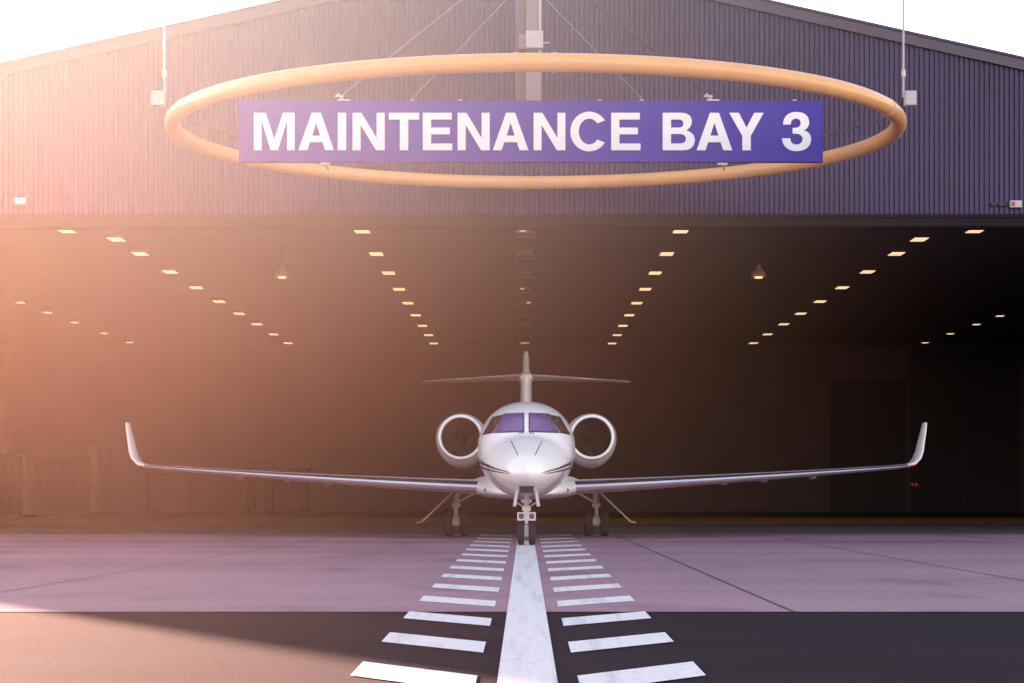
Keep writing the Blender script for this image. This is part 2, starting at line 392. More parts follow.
# pendants
def pendant(px, label):
    d = 52.0; p = empty('pendant_lamp', (PX(px,d), d, PZ(277,d)), label, 'pendant lamp', 'pendant lamps hanging inside the doorway')
    prof = [(0,.20),(.02,.205),(.10,.20),(.19,.13),(.24,.06),(.33,.055),(.34,.0)]
    rings = [[(math.cos(2*math.pi*k/20)*r, math.sin(2*math.pi*k/20)*r, z) for k in range(20)] for z, r in prof]
    MB().loft(rings, cap=False).build('shade', M['unlit'], p, True)
    MB().cyl((0,0,-.035),(0,0,.03),.11,20).build('lens', M['lamp'], p)
    MB().cyl((0,0,.34),(0,0,CEIL+.02-PZ(277,d)),.012,8).build('stem', M['lamp_case'], p)
pendant(282, 'small bell shaped pendant lamp hanging in the left of the bay')
pendant(758.5, 'small bell shaped pendant lamp hanging in the right of the bay')

# ------------------------------------------------------------------ hoop, sign and their rigging
DC, HR = 39.4, 7.40; HX = .21
zn, zf = PZ(62.5, DC-HR), PZ(182.5, DC+HR)
HZ = (zn+zf)/2; TILT = math.atan2(zf-zn, 2*HR)
hoop = empty('hoop', (HX,DC,HZ), 'huge orange tubular hoop hung around the purple sign', 'hoop'); hoop.rotation_euler = (TILT,0,0)
h = MB(); h.tube([(math.cos(a)*HR, math.sin(a)*HR, 0) for a in [2*math.pi*k/160 for k in range(160)]], .16, 20, closed=True)
h.build('tube', M['hoop'], hoop, True)
def hpt(a, r=0, z=0):
    p = Vector((math.cos(a)*(HR+r), math.sin(a)*(HR+r), z)); p.rotate(Matrix.Rotation(TILT,3,'X')); return p + Vector((HX,DC,HZ))
for a0 in (-90-2.9, -90+2.2, 90-1.6, 90+2.5, -25, -155, 30, 150):
    a = R(a0); t = Vector((-math.sin(a), math.cos(a), 0)); c = Vector((math.cos(a)*HR, math.sin(a)*HR, 0))
    MB().tube([c - t*.035, c + t*.035], .170, 20).build('coupling', M['band'], hoop, True)
# sign
SD = 39.3
sx0, sx1, sz0, sz1 = PX(238.5,SD), PX(823,SD), PZ(162,SD), PZ(100.5,SD)
scx, scz = (sx0+sx1)/2, (sz0+sz1)/2
sign = empty('hanging_sign', (scx,SD,sz0), 'long purple sign board reading MAINTENANCE BAY 3 in white capitals', 'sign')
MB().box(sx0-scx, sx1-scx, 0, .16, 0, sz1-sz0).build('panel', M['sign'], sign, bevel=.012)
fr = MB(); 
for z in (.12, sz1-sz0-.12): fr.box(sx0-scx+.1, sx1-scx-.1, .162, .24, z-.05, z+.05)
fr.build('back_rail', M['steel'], sign)

def cr(pts):
    """Catmull-Rom through pts; 'c' marks corners"""
    out = []
    n = len(pts)
    for i in range(n):
        p1, p2 = pts[i], pts[(i+1) % n]
        p0 = pts[i-1] if len(p1) < 3 else p1; p3 = pts[(i+2) % n] if len(p2) < 3 else p2
        k = 6 if not (len(p1) == 3 and len(p2) == 3) else 1
        for q in range(k):
            t = q / k
            out.append(tuple(.5*((2*p1[a]) + (-p0[a]+p2[a])*t + (2*p0[a]-5*p1[a]+4*p2[a]-p3[a])*t*t + (-p0[a]+3*p1[a]-3*p2[a]+p3[a])*t**3) for a in (0,1)))
    return out
K = 'c'
def arc(cx, cy, rx, ry, a0, a1, n=40):
    return [(cx+rx*math.cos(R(a0+(a1-a0)*i/n)), cy+ry*math.sin(R(a0+(a1-a0)*i/n))) for i in range(n+1)]
w = 1.087
GL = {
 'M': [[(0,0),(0,1),(.315,1),(w/2,.30),(w-.315,1),(w,1),(w,0),(w-.207,0),(w-.207,.79),(w/2+.10,0),(w/2-.10,0),(.207,.79),(.207,0)]],
 'A': [[(0,0),(.355,1),(.595,1),(.95,0),(.712,0),(.640,.215),(.310,.215),(.238,0)], [(.368,.39),(.582,.39),(.475,.735)]],
 'I': [[(0,0),(0,1),(.224,1),(.224,0)]],
 'N': [[(0,0),(0,1),(.235,1),(.64,.33),(.64,1),(.855,1),(.855,0),(.625,0),(.215,.675),(.215,0)]],
 'T': [[(.29,0),(.29,.82),(0,.82),(0,1),(.805,1),(.805,.82),(.515,.82),(.515,0)]],
 'E': [[(0,0),(0,1),(.77,1),(.77,.82),(.222,.82),(.222,.605),(.72,.605),(.72,.425),(.222,.425),(.222,.18),(.79,.18),(.79,0)]],
 'Y': [[(0,1),(.255,1),(.46,.60),(.665,1),(.92,1),(.573,.385),(.573,0),(.347,0),(.347,.385)]],
 'B': [cr([(0,0,K),(0,1,K),(.46,1,K),(.60,.985),(.71,.93),(.765,.85),(.775,.745),(.745,.645),(.69,.575),(.625,.535,K),(.73,.485),(.81,.415),(.85,.33),(.855,.265),(.83,.15),(.765,.065),(.67,.015),(.53,0,K)]),
       cr([(.223,.605,K),(.44,.605,K),(.515,.63),(.55,.71),(.515,.795),(.44,.82,K),(.223,.82,K)]),
       cr([(.223,.18,K),(.47,.18,K),(.575,.21),(.62,.305),(.575,.40),(.47,.435,K),(.223,.435,K)])],
 'C': [arc(.5,.5,.5,.53,34,326) + arc(.5,.5,.275,.345,322,38)],
 '3': [cr([(.03,.685,K),(.055,.83),(.14,.945),(.27,1.008),(.385,1.02),(.55,.995),(.675,.905),(.725,.76),(.705,.645),(.645,.57),(.575,.535,K),(.675,.49),(.75,.41),(.775,.29),(.745,.155),(.645,.045),(.51,-.01),(.385,-.022),(.24,0),(.11,.075),(.03,.19),(0,.32,K),(.222,.32,K),(.24,.235),(.295,.175),(.385,.152),(.475,.175),(.535,.235),(.55,.305),(.52,.385),(.45,.43),(.36,.44),(.285,.44,K),(.285,.595,K),(.365,.597),(.445,.622),(.492,.68),(.50,.735),(.468,.81),(.385,.845),(.30,.825),(.252,.77),(.235,.685,K)])],
}
GW = {'M':w,'A':.95,'I':.224,'N':.855,'T':.805,'E':.79,'Y':.92,'B':.855,'C':.955,'3':.775}
spots = [('M',253.9,294.8),('A',298.4,334.1),('I',337.8,346.2),('N',352.6,384.7),('T',388.9,419.2),('E',422.8,452.5),('N',457.6,489.7),('A',492.7,528.5),
         ('N',533.6,565.4),('C',570.3,606.3),('E',611.1,640.5),('B',662.6,694.7),('A',696.5,732.2),('Y',729.2,763.7),('3',781.8,810.9)]
capz0, capz1 = PZ(150.4,SD), PZ(112.9,SD)
dg = None
for ch, a, b in spots:
    x0, x1 = PX(a,SD), PX(b,SD); s_x = (x1-x0)/GW[ch]; s_z = capz1-capz0
    cu = bpy.data.curves.new('glyph','CURVE'); cu.dimensions = '2D'; cu.fill_mode = 'BOTH'; cu.extrude = .009
    for con in GL[ch]:
        sp = cu.splines.new('POLY'); sp.points.add(len(con)-1); sp.use_cyclic_u = True
        for q, (px_, pz_) in enumerate(con): sp.points[q].co = (x0-scx+px_*s_x, capz0-sz0+pz_*s_z, 0, 1)
    tmp = bpy.data.objects.new('glyph', cu); C.objects.link(tmp)
    bpy.context.view_layer.update()
    me = bpy.data.meshes.new_from_object(tmp.evaluated_get(bpy.context.evaluated_depsgraph_get()))
    me.transform(Matrix.Rotation(R(90),4,'X')); me.materials.clear(); me.materials.append(M['white']); me.name = 'letter'
    bpy.data.objects.remove(tmp)
    o = bpy.data.objects.new('letter', me); C.objects.link(o); o.parent = sign; o.location = (0,-.012,0)
# fittings along the sign edges
for px_ in (342, 712):
    t = MB(); X = PX(px_,SD)-scx; H = sz1-sz0
    t.box(X-.10,X+.16,.05,.12,H+.002,H+.035); t.cyl((X,.085,H+.03),(X-.1 if px_<500 else X-.12,.085,H+.16),.03,8); t.box(X-.16,X+.02,.06,.11,H+.09,H+.12)
    t.build('turnbuckle', M['steel'], sign)
for px_ in (325, 723):
    t = MB(); X = PX(px_,SD)-scx; t.box(X-.1,X+.1,.05,.12,-.05,-.002); t.cyl((X,.085,-.05),(X+.05,.25,-.12),.02,8); t.build('bracket', M['steel'], sign)
for px_ in (412, 460, 600, 642, 795):
    X = PX(px_,SD)-scx; H = sz1-sz0; MB().box(X-.04,X+.04,.05,.12,H+.002,H+.03).build('lug', M['steel'], sign)

# overhead steelwork above the picture that carries it all
GZ = 13.6
gan = empty('gantry', (0,DOOR,GZ), 'steel cantilever gantry on top of the gable carrying the hanging hoop', 'gantry')
b = MB(); b.obox((-8.1,39.4-DOOR,0),(8.1,39.4-DOOR,0),.25,.3); b.build('spreader_beam', M['mast'], gan)
for x in (-3.4, 3.4): MB().obox((x,39.53-DOOR,0),(x,-.11,0),.2,.26).build('bracket_arm', M['mast'], gan)
zm0 = sz1+.005
mast = empty('mast', (0,SD+.2,zm0), 'pale box section mast rising from the middle of the purple sign', 'mast')
MB().box(PX(526,SD), PX(541.5,SD), .02, .3, 0, GZ-.16-zm0).build('post', M['mast'], mast, bevel=.008)
MB().box(PX(515,SD), PX(525.8,SD), .16, .28, 0, GZ-.16-zm0).build('shaded_side', M['mast_dark'], mast)
MB().cyl((PX(540,SD),-.03,PZ(53,SD)-zm0),(PX(540,SD),-.03,GZ-.16-zm0),.028,10).build('conduit', M['boxwhite'], mast, True)
jb = empty('junction_box', (PX(534,SD),SD+.2,PZ(48,SD)), 'pale grey junction box on the mast above the orange hoop', 'box')
MB().box(-.17,.19,-.22,.018,.0,.36).build('case', M['boxwhite'], jb, bevel=.015)
MB().box(-.175,.195,-.235,-.03,.205,.225).build('lid', M['steel'], jb)
MB().box(-.31,-.172,-.02,.12,.02,.33).build('side_case', M['mast'], jb, bevel=.01)
MB().cyl((.19,-.1,.13),(.33,-.1,.13),.014,8).build('gland', M['boxwhite'], jb)

def cable(a, b, r, m, label, group, name='suspension_cable', turn=None):
    a, b = Vector(a), Vector(b)
    o = MB().cyl(b-a, (0,0,0), r, 8).build(name, m, None, True); o.location = a; tag(o, label, 'cable', group)
    if turn:
        d = (b-a); p = d*turn
        MB().cyl(p-d.normalized()*.1, p+d.normalized()*.1, r*2.4, 10).build('turnbuckle', M['steel'], o, True)
top = (PX(526,SD), SD+.3, PZ(-56,SD)); top2 = (PX(526,SD), SD+.3, PZ(-25,SD))
gcab = 'cables running from the mast to the top of the sign'
cable((PX(340,SD),SD+.085,PZ(96,SD)), top, .016, M['cable'], 'outer left steel cable slanting from the mast to the sign above letters A and I', gcab)
cable((PX(411,SD),SD+.085,PZ(99,SD)), top2, .013, M['cable'], 'inner left steel cable slanting from the mast to the sign above letter T', gcab)
cable((PX(643,SD),SD+.085,PZ(99,SD)), top2, .013, M['cable'], 'inner right steel cable slanting from the mast to the sign near letter B', gcab)
cable((PX(712,SD),SD+.085,PZ(96,SD)), top, .020, M['cable_dark'], 'dark outer right cable slanting from the mast to the sign above BAY', gcab)
n1, n2 = hpt(R(-94.5)), hpt(R(-87))
cable((PX(487,SD),SD+.085,PZ(99,SD)), n1, .012, M['cable_dark'], 'short dark stay from near hoop to sign top, left of the mast', 'short stays between hoop and sign')
cable((PX(563,SD),SD+.085,PZ(99,SD)), n2, .012, M['cable_dark'], 'short dark stay from near hoop to sign top, right of the mast', 'short stays between hoop and sign')
al, ar = R(180-3), R(2)
cable((sx1+.01,SD+.1,PZ(136,SD)), hpt(ar)+Vector((-.12,0,.36)), .018, M['cable_dark'], 'dark stay from right end of sign to hoop', 'end stays of the sign')
cable((sx0-.01,SD+.1,PZ(136,SD)), hpt(al)+Vector((.12,0,.36)), .018, M['cable_dark'], 'dark stay from left end of sign to hoop', 'end stays of the sign')
def hanger(a, side, px):
    s = -1 if side == 'left' else 1
    e = hpt(a, .0); X = PX(px, e.y)
    p = Vector((X, e.y, PZ(97, e.y)))
    o = MB().cyl((0,0,-.05),(0,0,GZ-.16-p.z),.022,10).build('hanger_rod', M['boxwhite'], None, True); o.location = p
    tag(o, f'thin vertical rod holding up the {side} end of the hoop', 'rod', 'rods holding the hoop')
    MB().cyl((0,0,.42),(0,0,.56),.045,10).build('turnbuckle', M['steel'], o, True)
    br = MB(); br.obox((0,0,-.03),(e.x-p.x,0,e.z-p.z+.1),.07,.09); br.build('bracket', M['dark'], o)
    bx = empty('clamp_box', p + Vector((s*.03,-.15,-.12)), f'small pale box at the foot of the rod at the {side} end of the hoop', 'box', 'boxes at the ends of the hoop')
    xa, xb = (-.20,.06) if s < 0 else (-.04,.19)
    MB().box(xa,xb,-.12,.1,-.10,.2).build('case', M['boxwhite'], bx, bevel=.012)
    MB().box(xa+.01,xb-.01,-.135,-.122,.04,.055).build('lid_seam', M['steel'], bx)
hanger(al, 'left', 164.5); hanger(ar, 'right', 903.5)

# ------------------------------------------------------------------ aircraft  (root at nose wheel contact)
jet = empty('business_jet', (.03,38.6,0), 'white twin engine business jet with winglets and T tail, nose towards the viewer', 'aircraft')
Y0 = -1.8
def pchip(X, Y, x):
    n = len(X)
    if x <= X[0]: return Y[0]
    if x >= X[-1]: return Y[-1]
    h = [X[i+1]-X[i] for i in range(n-1)]; d = [(Y[i+1]-Y[i])/h[i] for i in range(n-1)]
    m = [d[0]] + [0 if d[i-1]*d[i] <= 0 else 2*d[i-1]*d[i]/(d[i-1]+d[i]) for i in range(1,n-1)] + [d[-1]]
    i = max(k for k in range(n-1) if X[k] <= x); t = (x-X[i])/h[i]
    return (2*t**3-3*t*t+1)*Y[i]+(t**3-2*t*t+t)*h[i]*m[i]+(-2*t**3+3*t*t)*Y[i+1]+(t**3-t*t)*h[i]*m[i+1]
ST = [ # s, top, bottom, half width, widest z
 (0,1.50,1.44,.025,1.47),(.05,1.575,1.37,.11,1.465),(.18,1.69,1.285,.25,1.46),(.4,1.815,1.20,.41,1.475),(.8,1.98,1.10,.61,1.53),(1.3,2.145,1.03,.78,1.63),(1.65,2.24,1.0,.865,1.71),
 (2.05,2.46,.985,.935,1.83),(2.5,2.70,.97,.985,1.93),(3.0,2.86,.96,1.015,2.0),(3.6,2.975,.955,1.035,2.0),(4.5,3.03,.95,1.04,2.0),(9,3.03,.97,1.04,2.0),
 (11,3.02,1.10,1.0,2.05),(13,2.98,1.5,.76,2.25),(15,2.9,2.08,.42,2.5),(16.6,2.78,2.45,.14,2.62)]
SS = [a[0] for a in ST]
fz = MB(); rings = []; s = 0; svals = []
while s < 16.6:
    svals.append(s); s += .025 if s < .3 else (.06 if s < 4 else .3)
svals.append(16.6); NR = 64
for s in svals:
    tp, bt, hw, zc = (pchip(SS, [a[i] for a in ST], s) for i in (1,2,3,4))
    rg = []
    for k in range(NR):
        a = 2*math.pi*k/NR; ca, sa = math.cos(a), math.sin(a)
        e = 2/pchip([0,.3,1,2.6,4],[2,1.78,1.74,2.02,2.15],s)
        xx = hw*math.copysign(abs(ca)**e, ca); zz = (tp-zc if sa > 0 else zc-bt)*math.copysign(abs(sa)**e, sa)
        rg.append((xx, Y0+s, zc+zz))
    rings.append(rg)
fz.loft(rings); rings_f = rings
fus = fz.build('fuselage', M['aircraft'], jet, True, angle=60)
bvh = BVHTree.FromPolygons([Vector(v) for v in fz.v], fz.f)
def hit(x, z, off):
    loc, nor, i, d = bvh.ray_cast(Vector((x,-20,z)), Vector((0,1,0)))
    if loc is None: return Vector((x,Y0+3,z))
    if nor.y > 0: nor = -nor
    return loc + nor*off
def patch(mb, q, nu=14, nv=10, off=.006):
    """quad q = four (x,z) corners laid onto the fuselage skin"""
    vs = []
    for j_ in range(nv+1):
        v = j_/nv
        for i in range(nu+1):
            u = i/nu
            x = (q[0][0]*(1-u)+q[1][0]*u)*(1-v)+(q[3][0]*(1-u)+q[2][0]*u)*v
            z = (q[0][1]*(1-u)+q[1][1]*u)*(1-v)+(q[3][1]*(1-u)+q[2][1]*u)*v
            vs.append(hit(x,z,off))
    mb.add(vs, [(j_*(nu+1)+i, j_*(nu+1)+i+1, (j_+1)*(nu+1)+i+1, (j_+1)*(nu+1)+i) for j_ in range(nv) for i in range(nu)])
def grow(q, g):
    cx = sum(p[0] for p in q)/4; cz = sum(p[1] for p in q)/4
    return [(p[0]+math.copysign(g,p[0]-cx), p[1]+math.copysign(g,p[1]-cz)) for p in q]
front = [(-.655,2.30),(-.065,2.315),(-.065,2.695),(-.455,2.685)]
sidew = [(-.915,2.25),(-.69,2.28),(-.485,2.68),(-.705,2.65)]
for s in (1,-1):
    f = [(x*s,z) for x,z in front]; d_ = [(x*s,z) for x,z in sidew]
    m = MB(); patch(m, grow(f,.022), off=.005); fo = m.build('windscreen_frame', M['seal'], fus, True)
    m = MB(); patch(m, f, off=.009); m.build('windscreen', M['glass'], fo, True)
    m = MB(); patch(m, d_, off=.007); m.build('side_window', M['glass_dark'], fus, True)
def pstrip(mb, pts, w0, w1, off=.005):
    n = 26; vs = []
    for i in range(n+1):
        t = i/n; k = t*(len(pts)-1); a = min(int(k), len(pts)-2); u = k-a
        x = pts[a][0]*(1-u)+pts[a+1][0]*u; z = pts[a][1]*(1-u)+pts[a+1][1]*u
        dx = pts[a+1][0]-pts[a][0]; dz = pts[a+1][1]-pts[a][1]; l = math.hypot(dx,dz); wd = (w0*(1-t)+w1*t)/2
        vs += [hit(x-dz/l*wd, z+dx/l*wd, off), hit(x+dz/l*wd, z-dx/l*wd, off)]
    mb.add(vs, [(2*i,2*i+1,2*i+3,2*i+2) for i in range(n)])
for s in (1,-1):
    m = MB()
    pstrip(m, [(s*.985,1.72),(s*.86,1.645),(s*.64,1.55),(s*.31,1.46)], .07, .014)
    pstrip(m, [(s*.975,1.605),(s*.86,1.555),(s*.64,1.495),(s*.36,1.44)], .055, .012)
    m.build('livery_stripe', M['stripe'], fus, True)
    m = MB(); pstrip(m, [(s*.31,2.10),(s*.165,1.80)], .014, .014); m.build('panel_seam', M['seal'], fus, True)
    m = MB(); m.cyl(hit(s*.08,2.272,0), hit(s*.08,2.272,.03), .016, 8); m.cyl(hit(s*.13,2.262,0), hit(s*.13,2.262,.02), .012, 8); m.build('wiper_pivot', M['seal'], fus, True)
    # pitot probes
    p = hit(s*.80,1.78,0); m = MB(); m.tube([p, p+Vector((s*.10,-.02,0)), p+Vector((s*.11,-.16,0))], .014, 8); m.build('pitot_probe', M['gear'], fus, True)
def hoop_seam(s_):
    i = min(range(len(svals)), key=lambda q: abs(svals[q]-s_)); rg = rings_f[i]; rg2 = rings_f[i+1]; m = MB()
    c = Vector((0, rg[0][1], sum(p[2] for p in rg)/NR)); k_ = .012/(rg2[0][1]-rg[0][1])
    a = [c+(Vector(p)-c)*1.004+Vector((0,-.002,0)) for p in rg]; b = [a[q]+(Vector(rg2[q])-Vector(rg[q]))*k_ for q in range(NR)]
    m.loft([a,b], cap=False); return m.build('panel_seam', M['stripe'], fus, True)
hoop_seam(4.1)
i = min(range(len(svals)), key=lambda q: abs(svals[q]-1.24)); m = MB(); ks = range(int(NR*.53), int(NR*.97)+1); band = []
for q in (i, i+1):
    rg = rings_f[q]; c = Vector((0, rg[0][1], 1.6)); band.append([c+(Vector(rg[k])-c)*1.005+Vector((0,-.003,0)) for k in ks])
m.loft(band, cap=False, closed_ring=False); m.build('chin_line', M['stripe'], fus, True)  # dark line drawn round the underside of the nose
# cabin windows along each side
for s in (1,-1):
    for k in range(6):
        y = Y0+5.2+k*.85; m = MB(); rg = []
        for t in range(24):
            a = 2*math.pi*t/24; z = 2.28+math.cos(a)*.2; yy = y+math.sin(a)*.14
            xx = 1.04*(max(0,1-abs((z-2)/1.03)**2.15))**(1/2.15)+.004
            rg.append((s*xx,yy,z))
        m.sheet(rg); m.build('cabin_window', M['glass_dark'], fus)

# belly fairing
bf = MB(); rings = []
for t in range(25):
    u = t/24; y = Y0+3.6+u*7.4; k = math.sin(math.pi*min(1,max(0,u)))**.5 if 0 < u < 1 else 0
    hw = .25+1.05*k; zt = 1.0+.50*k; zb = 1.02-.13*k; zc = (zt+zb)/2
    rings.append([(hw*math.copysign(abs(math.cos(a))**.75, math.cos(a)), y, zc+(zt-zb)/2*math.copysign(abs(math.sin(a))**.75, math.sin(a))) for a in [2*math.pi*q/40 for q in range(40)]])
bf.loft(rings); bbv = BVHTree.FromPolygons([Vector(v) for v in bf.v], bf.f)
bfo = bf.build('wing_root_fairing', M['aircraft'], jet, True, angle=60)

for s in (1,-1):
    p, nrm, i, d_ = bbv.ray_cast(Vector((s*.885,-20,1.11)), Vector((0,1,0)))
    if p: m = MB(); m.cyl(p+Vector((0,.05,0)), p+Vector((0,-.012,0)), .045, 16); m.build('landing_light', M['lens'], bfo, True)
# aerofoil lofts
def foil(n=14):
    up = []; 
    for i in range(n+1):
        x = (1-math.cos(math.pi*i/n))/2
        t = 5*(.2969*math.sqrt(x)-.126*x-.3516*x*x+.2843*x**3-.1036*x**4)
        up.append((x,t))
    return up
FO = foil()
def section(le, chord, thick, nrm, camber=.0, twist=0):
    """closed section ring: TE upper -> LE -> TE lower"""
    nrm = Vector(nrm).normalized(); pts = []; le = Vector(le)
    cd = Vector((0,math.cos(twist),0)) - nrm*math.sin(twist)
    seq = [(x,t) for x,t in reversed(FO)] + [(x,-t) for x,t in FO[1:]]
    for x, t in seq: pts.append(le + cd*(x*chord) + nrm*(t*thick + camber*chord*4*x*(1-x)))
    return pts
def split_loft(secs, nle):
    """skin and leading edge meshes of a loft of sections"""
    n = len(secs[0]); mid = n//2; a, b_ = mid-nle, mid+nle
    sk, le, bt = MB(), MB(), MB(); q = mid-1; p_ = mid-3
    skr = [s_[b_:]+s_[:p_+1] for s_ in secs]; ler = [s_[q:b_+1] for s_ in secs]; btr = [s_[p_:q+1] for s_ in secs]
    for mb, r_ in ((sk,skr),(le,ler),(bt,btr)): mb.loft(r_, cap=False, closed_ring=False)
    sk.add([p for p in secs[-1]], [tuple(range(n))])
    return sk, le, bt
WS = [ # x, dLE, z, chord, thick, cant(deg)
 (.80,41.9,1.16,3.5,.34,2),(1.3,42.2,1.18,3.2,.33,2),(2.2,42.72,1.225,2.75,.30,3),(3.2,43.3,1.28,2.4,.27,3),(4.5,44.0,1.355,2.1,.225,3.5),(6.0,44.85,1.45,1.75,.18,3.6),(7.6,45.75,1.555,1.42,.14,4),(9.0,46.5,1.655,1.15,.11,5),(9.4,46.72,1.695,1.06,.10,12)]
TIP = [(9.62,46.88,1.76,.97,.10,35),(9.77,47.02,1.89,.88,.095,60),(9.85,47.14,2.06,.80,.09,76),(9.91,47.28,2.3,.70,.08,81),(9.98,47.44,2.55,.58,.07,82),(10.03,47.58,2.77,.46,.055,82),(10.04,47.63,2.80,.36,.02,82)]
def wsec(q, s, tw=0):
    x, d, z, c, t, k = q
    return section((s*x, d-38.6, z), c, t, (-s*math.sin(R(k)),0,math.cos(R(k))), .012, tw)
for s in (1,-1):
    secs = [wsec(q,s,R(1.5)) for q in WS]
    sk, le, bt = split_loft(secs, 3)
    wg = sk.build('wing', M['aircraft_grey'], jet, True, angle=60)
    le.build('leading_edge', M['lead'], wg, True, angle=60); bt.build('upper_band', M['wing_band'], wg, True, angle=60)
    tsec = [secs[-1]] + [wsec(q,s,R(-3 if q[5] > 50 else 0)) for q in TIP]
    m = MB(); m.loft(tsec); m.build('winglet', M['aircraft'], jet, True, angle=60)
    nv = MB(); p = Vector((s*9.42,46.70-38.6,1.70)); nv.tube([p+Vector((0,-.02,0)), p+Vector((s*.14,.06,.02))], [.018,.015], 10)
    nv.build('navigation_light', M['redled'] if s > 0 else M['gear'], wg, True)
    for x in (4.75, 5.75, 7.0):
        d = pchip([q[0] for q in WS],[q[1] for q in WS],x); z = pchip([q[0] for q in WS],[q[2] for q in WS],x); c = pchip([q[0] for q in WS],[q[3] for q in WS],x)
        fm = MB(); L = c*.75
        fm.tube([(s*x, d-38.6+c*.4+L*u, z-.06-.03*u) for u in (0,.1,.3,.55,.8,1)], [.01,.055,.085,.08,.05,.008], 12); fm.build('flap_fairing', M['aircraft_grey'], wg, True)

# engines
for s in (1,-1):
    cx, cz, y0 = s*1.59, 2.385, 46.0-38.6
    def ring(y, rx, rzt, rzb, dz=0, n=56): 
        return [(cx+math.sin(a)*rx, y, cz+dz+math.cos(a)*(rzt if math.cos(a) > 0 else rzb)) for a in [2*math.pi*k/n for k in range(n)]]
    nb = MB(); nb.loft([ring(y0+.10,.555,.555,.565), ring(y0+.35,.60,.585,.64), ring(y0+.8,.635,.60,.735), ring(y0+1.4,.635,.60,.75), ring(y0+2.1,.58,.56,.66), ring(y0+2.8,.47,.47,.50), ring(y0+3.3,.38,.38,.38)], cap=False)
    ng = nb.build('engine_nacelle', M['aircraft'], jet, True, angle=60)
    lp = MB(); lp.lathe_y([(y0+.10,.556),(y0+.03,.54),(y0+.005,.522),(y0,.507),(y0+.008,.49),(y0+.04,.475),(y0+.10,.468)], cx, cz, 56); lp.build('intake_lip', M['aircraft'], ng, True, angle=80)
    sm = MB(); sm.lathe_y([(y0+.095,.560),(y0+.125,.566)], cx, cz-.003, 56); sm.build('panel_seam', M['stripe'], ng, True)
    du = MB(); du.lathe_y([(y0+.10,.468),(y0+.5,.46),(y0+.9,.46),(y0+1.0,.46),(y0+1.0,.01)], cx, cz, 40); du.build('intake_duct', M['duct'], ng, True)
    fb = MB()
    for k in range(24):
        a = 2*math.pi*k/24
        for q in (0,):
            vs = []
            for r_, tw, wd in ((.13,.9,.05),(.25,.7,.06),(.36,.5,.065),(.45,.35,.07)):
                for e in (-1,1):
                    da = e*wd/r_*math.cos(tw)*.75; vs.append((cx+math.sin(a+da)*r_, y0+.72+e*wd*math.sin(tw), cz+math.cos(a+da)*r_))
            fb.add(vs, [(2*i,2*i+1,2*i+3,2*i+2) for i in range(3)])
    fb.build('fan', M['blade'], ng, True)
    sp_ = MB(); sp_.lathe_y([(y0+.45,.004),(y0+.5,.05),(y0+.6,.10),(y0+.75,.135),(y0+.85,.14)], cx, cz, 24); sp_.build('spinner', M['duct'], ng, True)
    ex = MB(); ex.lathe_y([(y0+3.3,.378),(y0+3.1,.34),(y0+2.9,.02)], cx, cz, 30); ex.build('exhaust', M['duct'], ng, True)
    py = MB(); py.loft([section((s*.7,y0+.6,2.36),2.6,.26,(0,0,1)), section((s*1.15,y0+.7,2.38),2.3,.22,(0,0,1))]); py.build('pylon', M['aircraft'], jet, True)

# fin and tailplane
def fsec(z, d, c, t): return section((0,d-38.6,z), c, t, (1,0,0))
m = MB(); m.loft([fsec(2.75,49.3,5.4,.36), fsec(3.05,50.2,4.6,.345), fsec(3.6,51.2,3.8,.33), fsec(4.1,52.0,3.1,.32), fsec(4.32,52.4,2.7,.28), fsec(4.45,52.8,2.2,.19), fsec(4.75,53.6,1.2,.175), fsec(4.95,54.0,.7,.15), fsec(5.03,54.1,.5,.10), fsec(5.05,54.15,.3,.03)])
m.build('tail_fin', M['aircraft'], jet, True, angle=60)
m = MB(); m.lathe_y([(52.0-38.6,.01),(52.1-38.6,.12),(52.4-38.6,.22),(53.2-38.6,.24),(54.5-38.6,.15),(55.3-38.6,.02)], 0, 4.20, 20, 1, .6); m.build('tail_bullet', M['aircraft'], jet, True)
for s in (1,-1):
    secs = [section((s*x,d-38.6,z),c,t,(0,0,1)) for x,d,z,c,t in ((.05,52.15,4.22,1.75,.17),(.9,52.6,4.205,1.5,.14),(2.0,53.2,4.175,1.15,.10),(2.85,53.66,4.15,.9,.075),(2.97,53.78,4.145,.7,.05))]
    sk, le, bt = split_loft(secs, 3); tp = sk.build('tailplane', M['aircraft'], jet, True, angle=60); bt.build('upper_band', M['aircraft'], tp, True, angle=60); le.build('leading_edge', M['lead'], tp, True, angle=60)

# undercarriage
def tyre(x, y, z, r, w, parent, rim_side):
    prof = [(-w/2,r*.55),(-w/2,r*.80),(-w*.44,r*.92),(-w*.28,r*.99),(0,r),(w*.28,r*.99),(w*.44,r*.92),(w/2,r*.80),(w/2,r*.55)]
    n = 36; t = MB(); t.loft([[(x+a, y+math.cos(2*math.pi*k/n)*q, z+math.sin(2*math.pi*k/n)*q) for k in range(n)] for a, q in prof], cap=False)
    wl = bpy.data.objects.new('wheel', None); C.objects.link(wl); wl.parent = parent
    t.build('tyre', M['tyre'], wl, True, angle=50)
    rm = MB(); rm.cyl((x-w*.4,y,z),(x+w*.4,y,z),r*.56,24); rm.cyl((x-w*.5,y,z),(x+w*.5,y,z),r*.2,14); rm.build('rim', M['gear'], wl, True)
    return wl
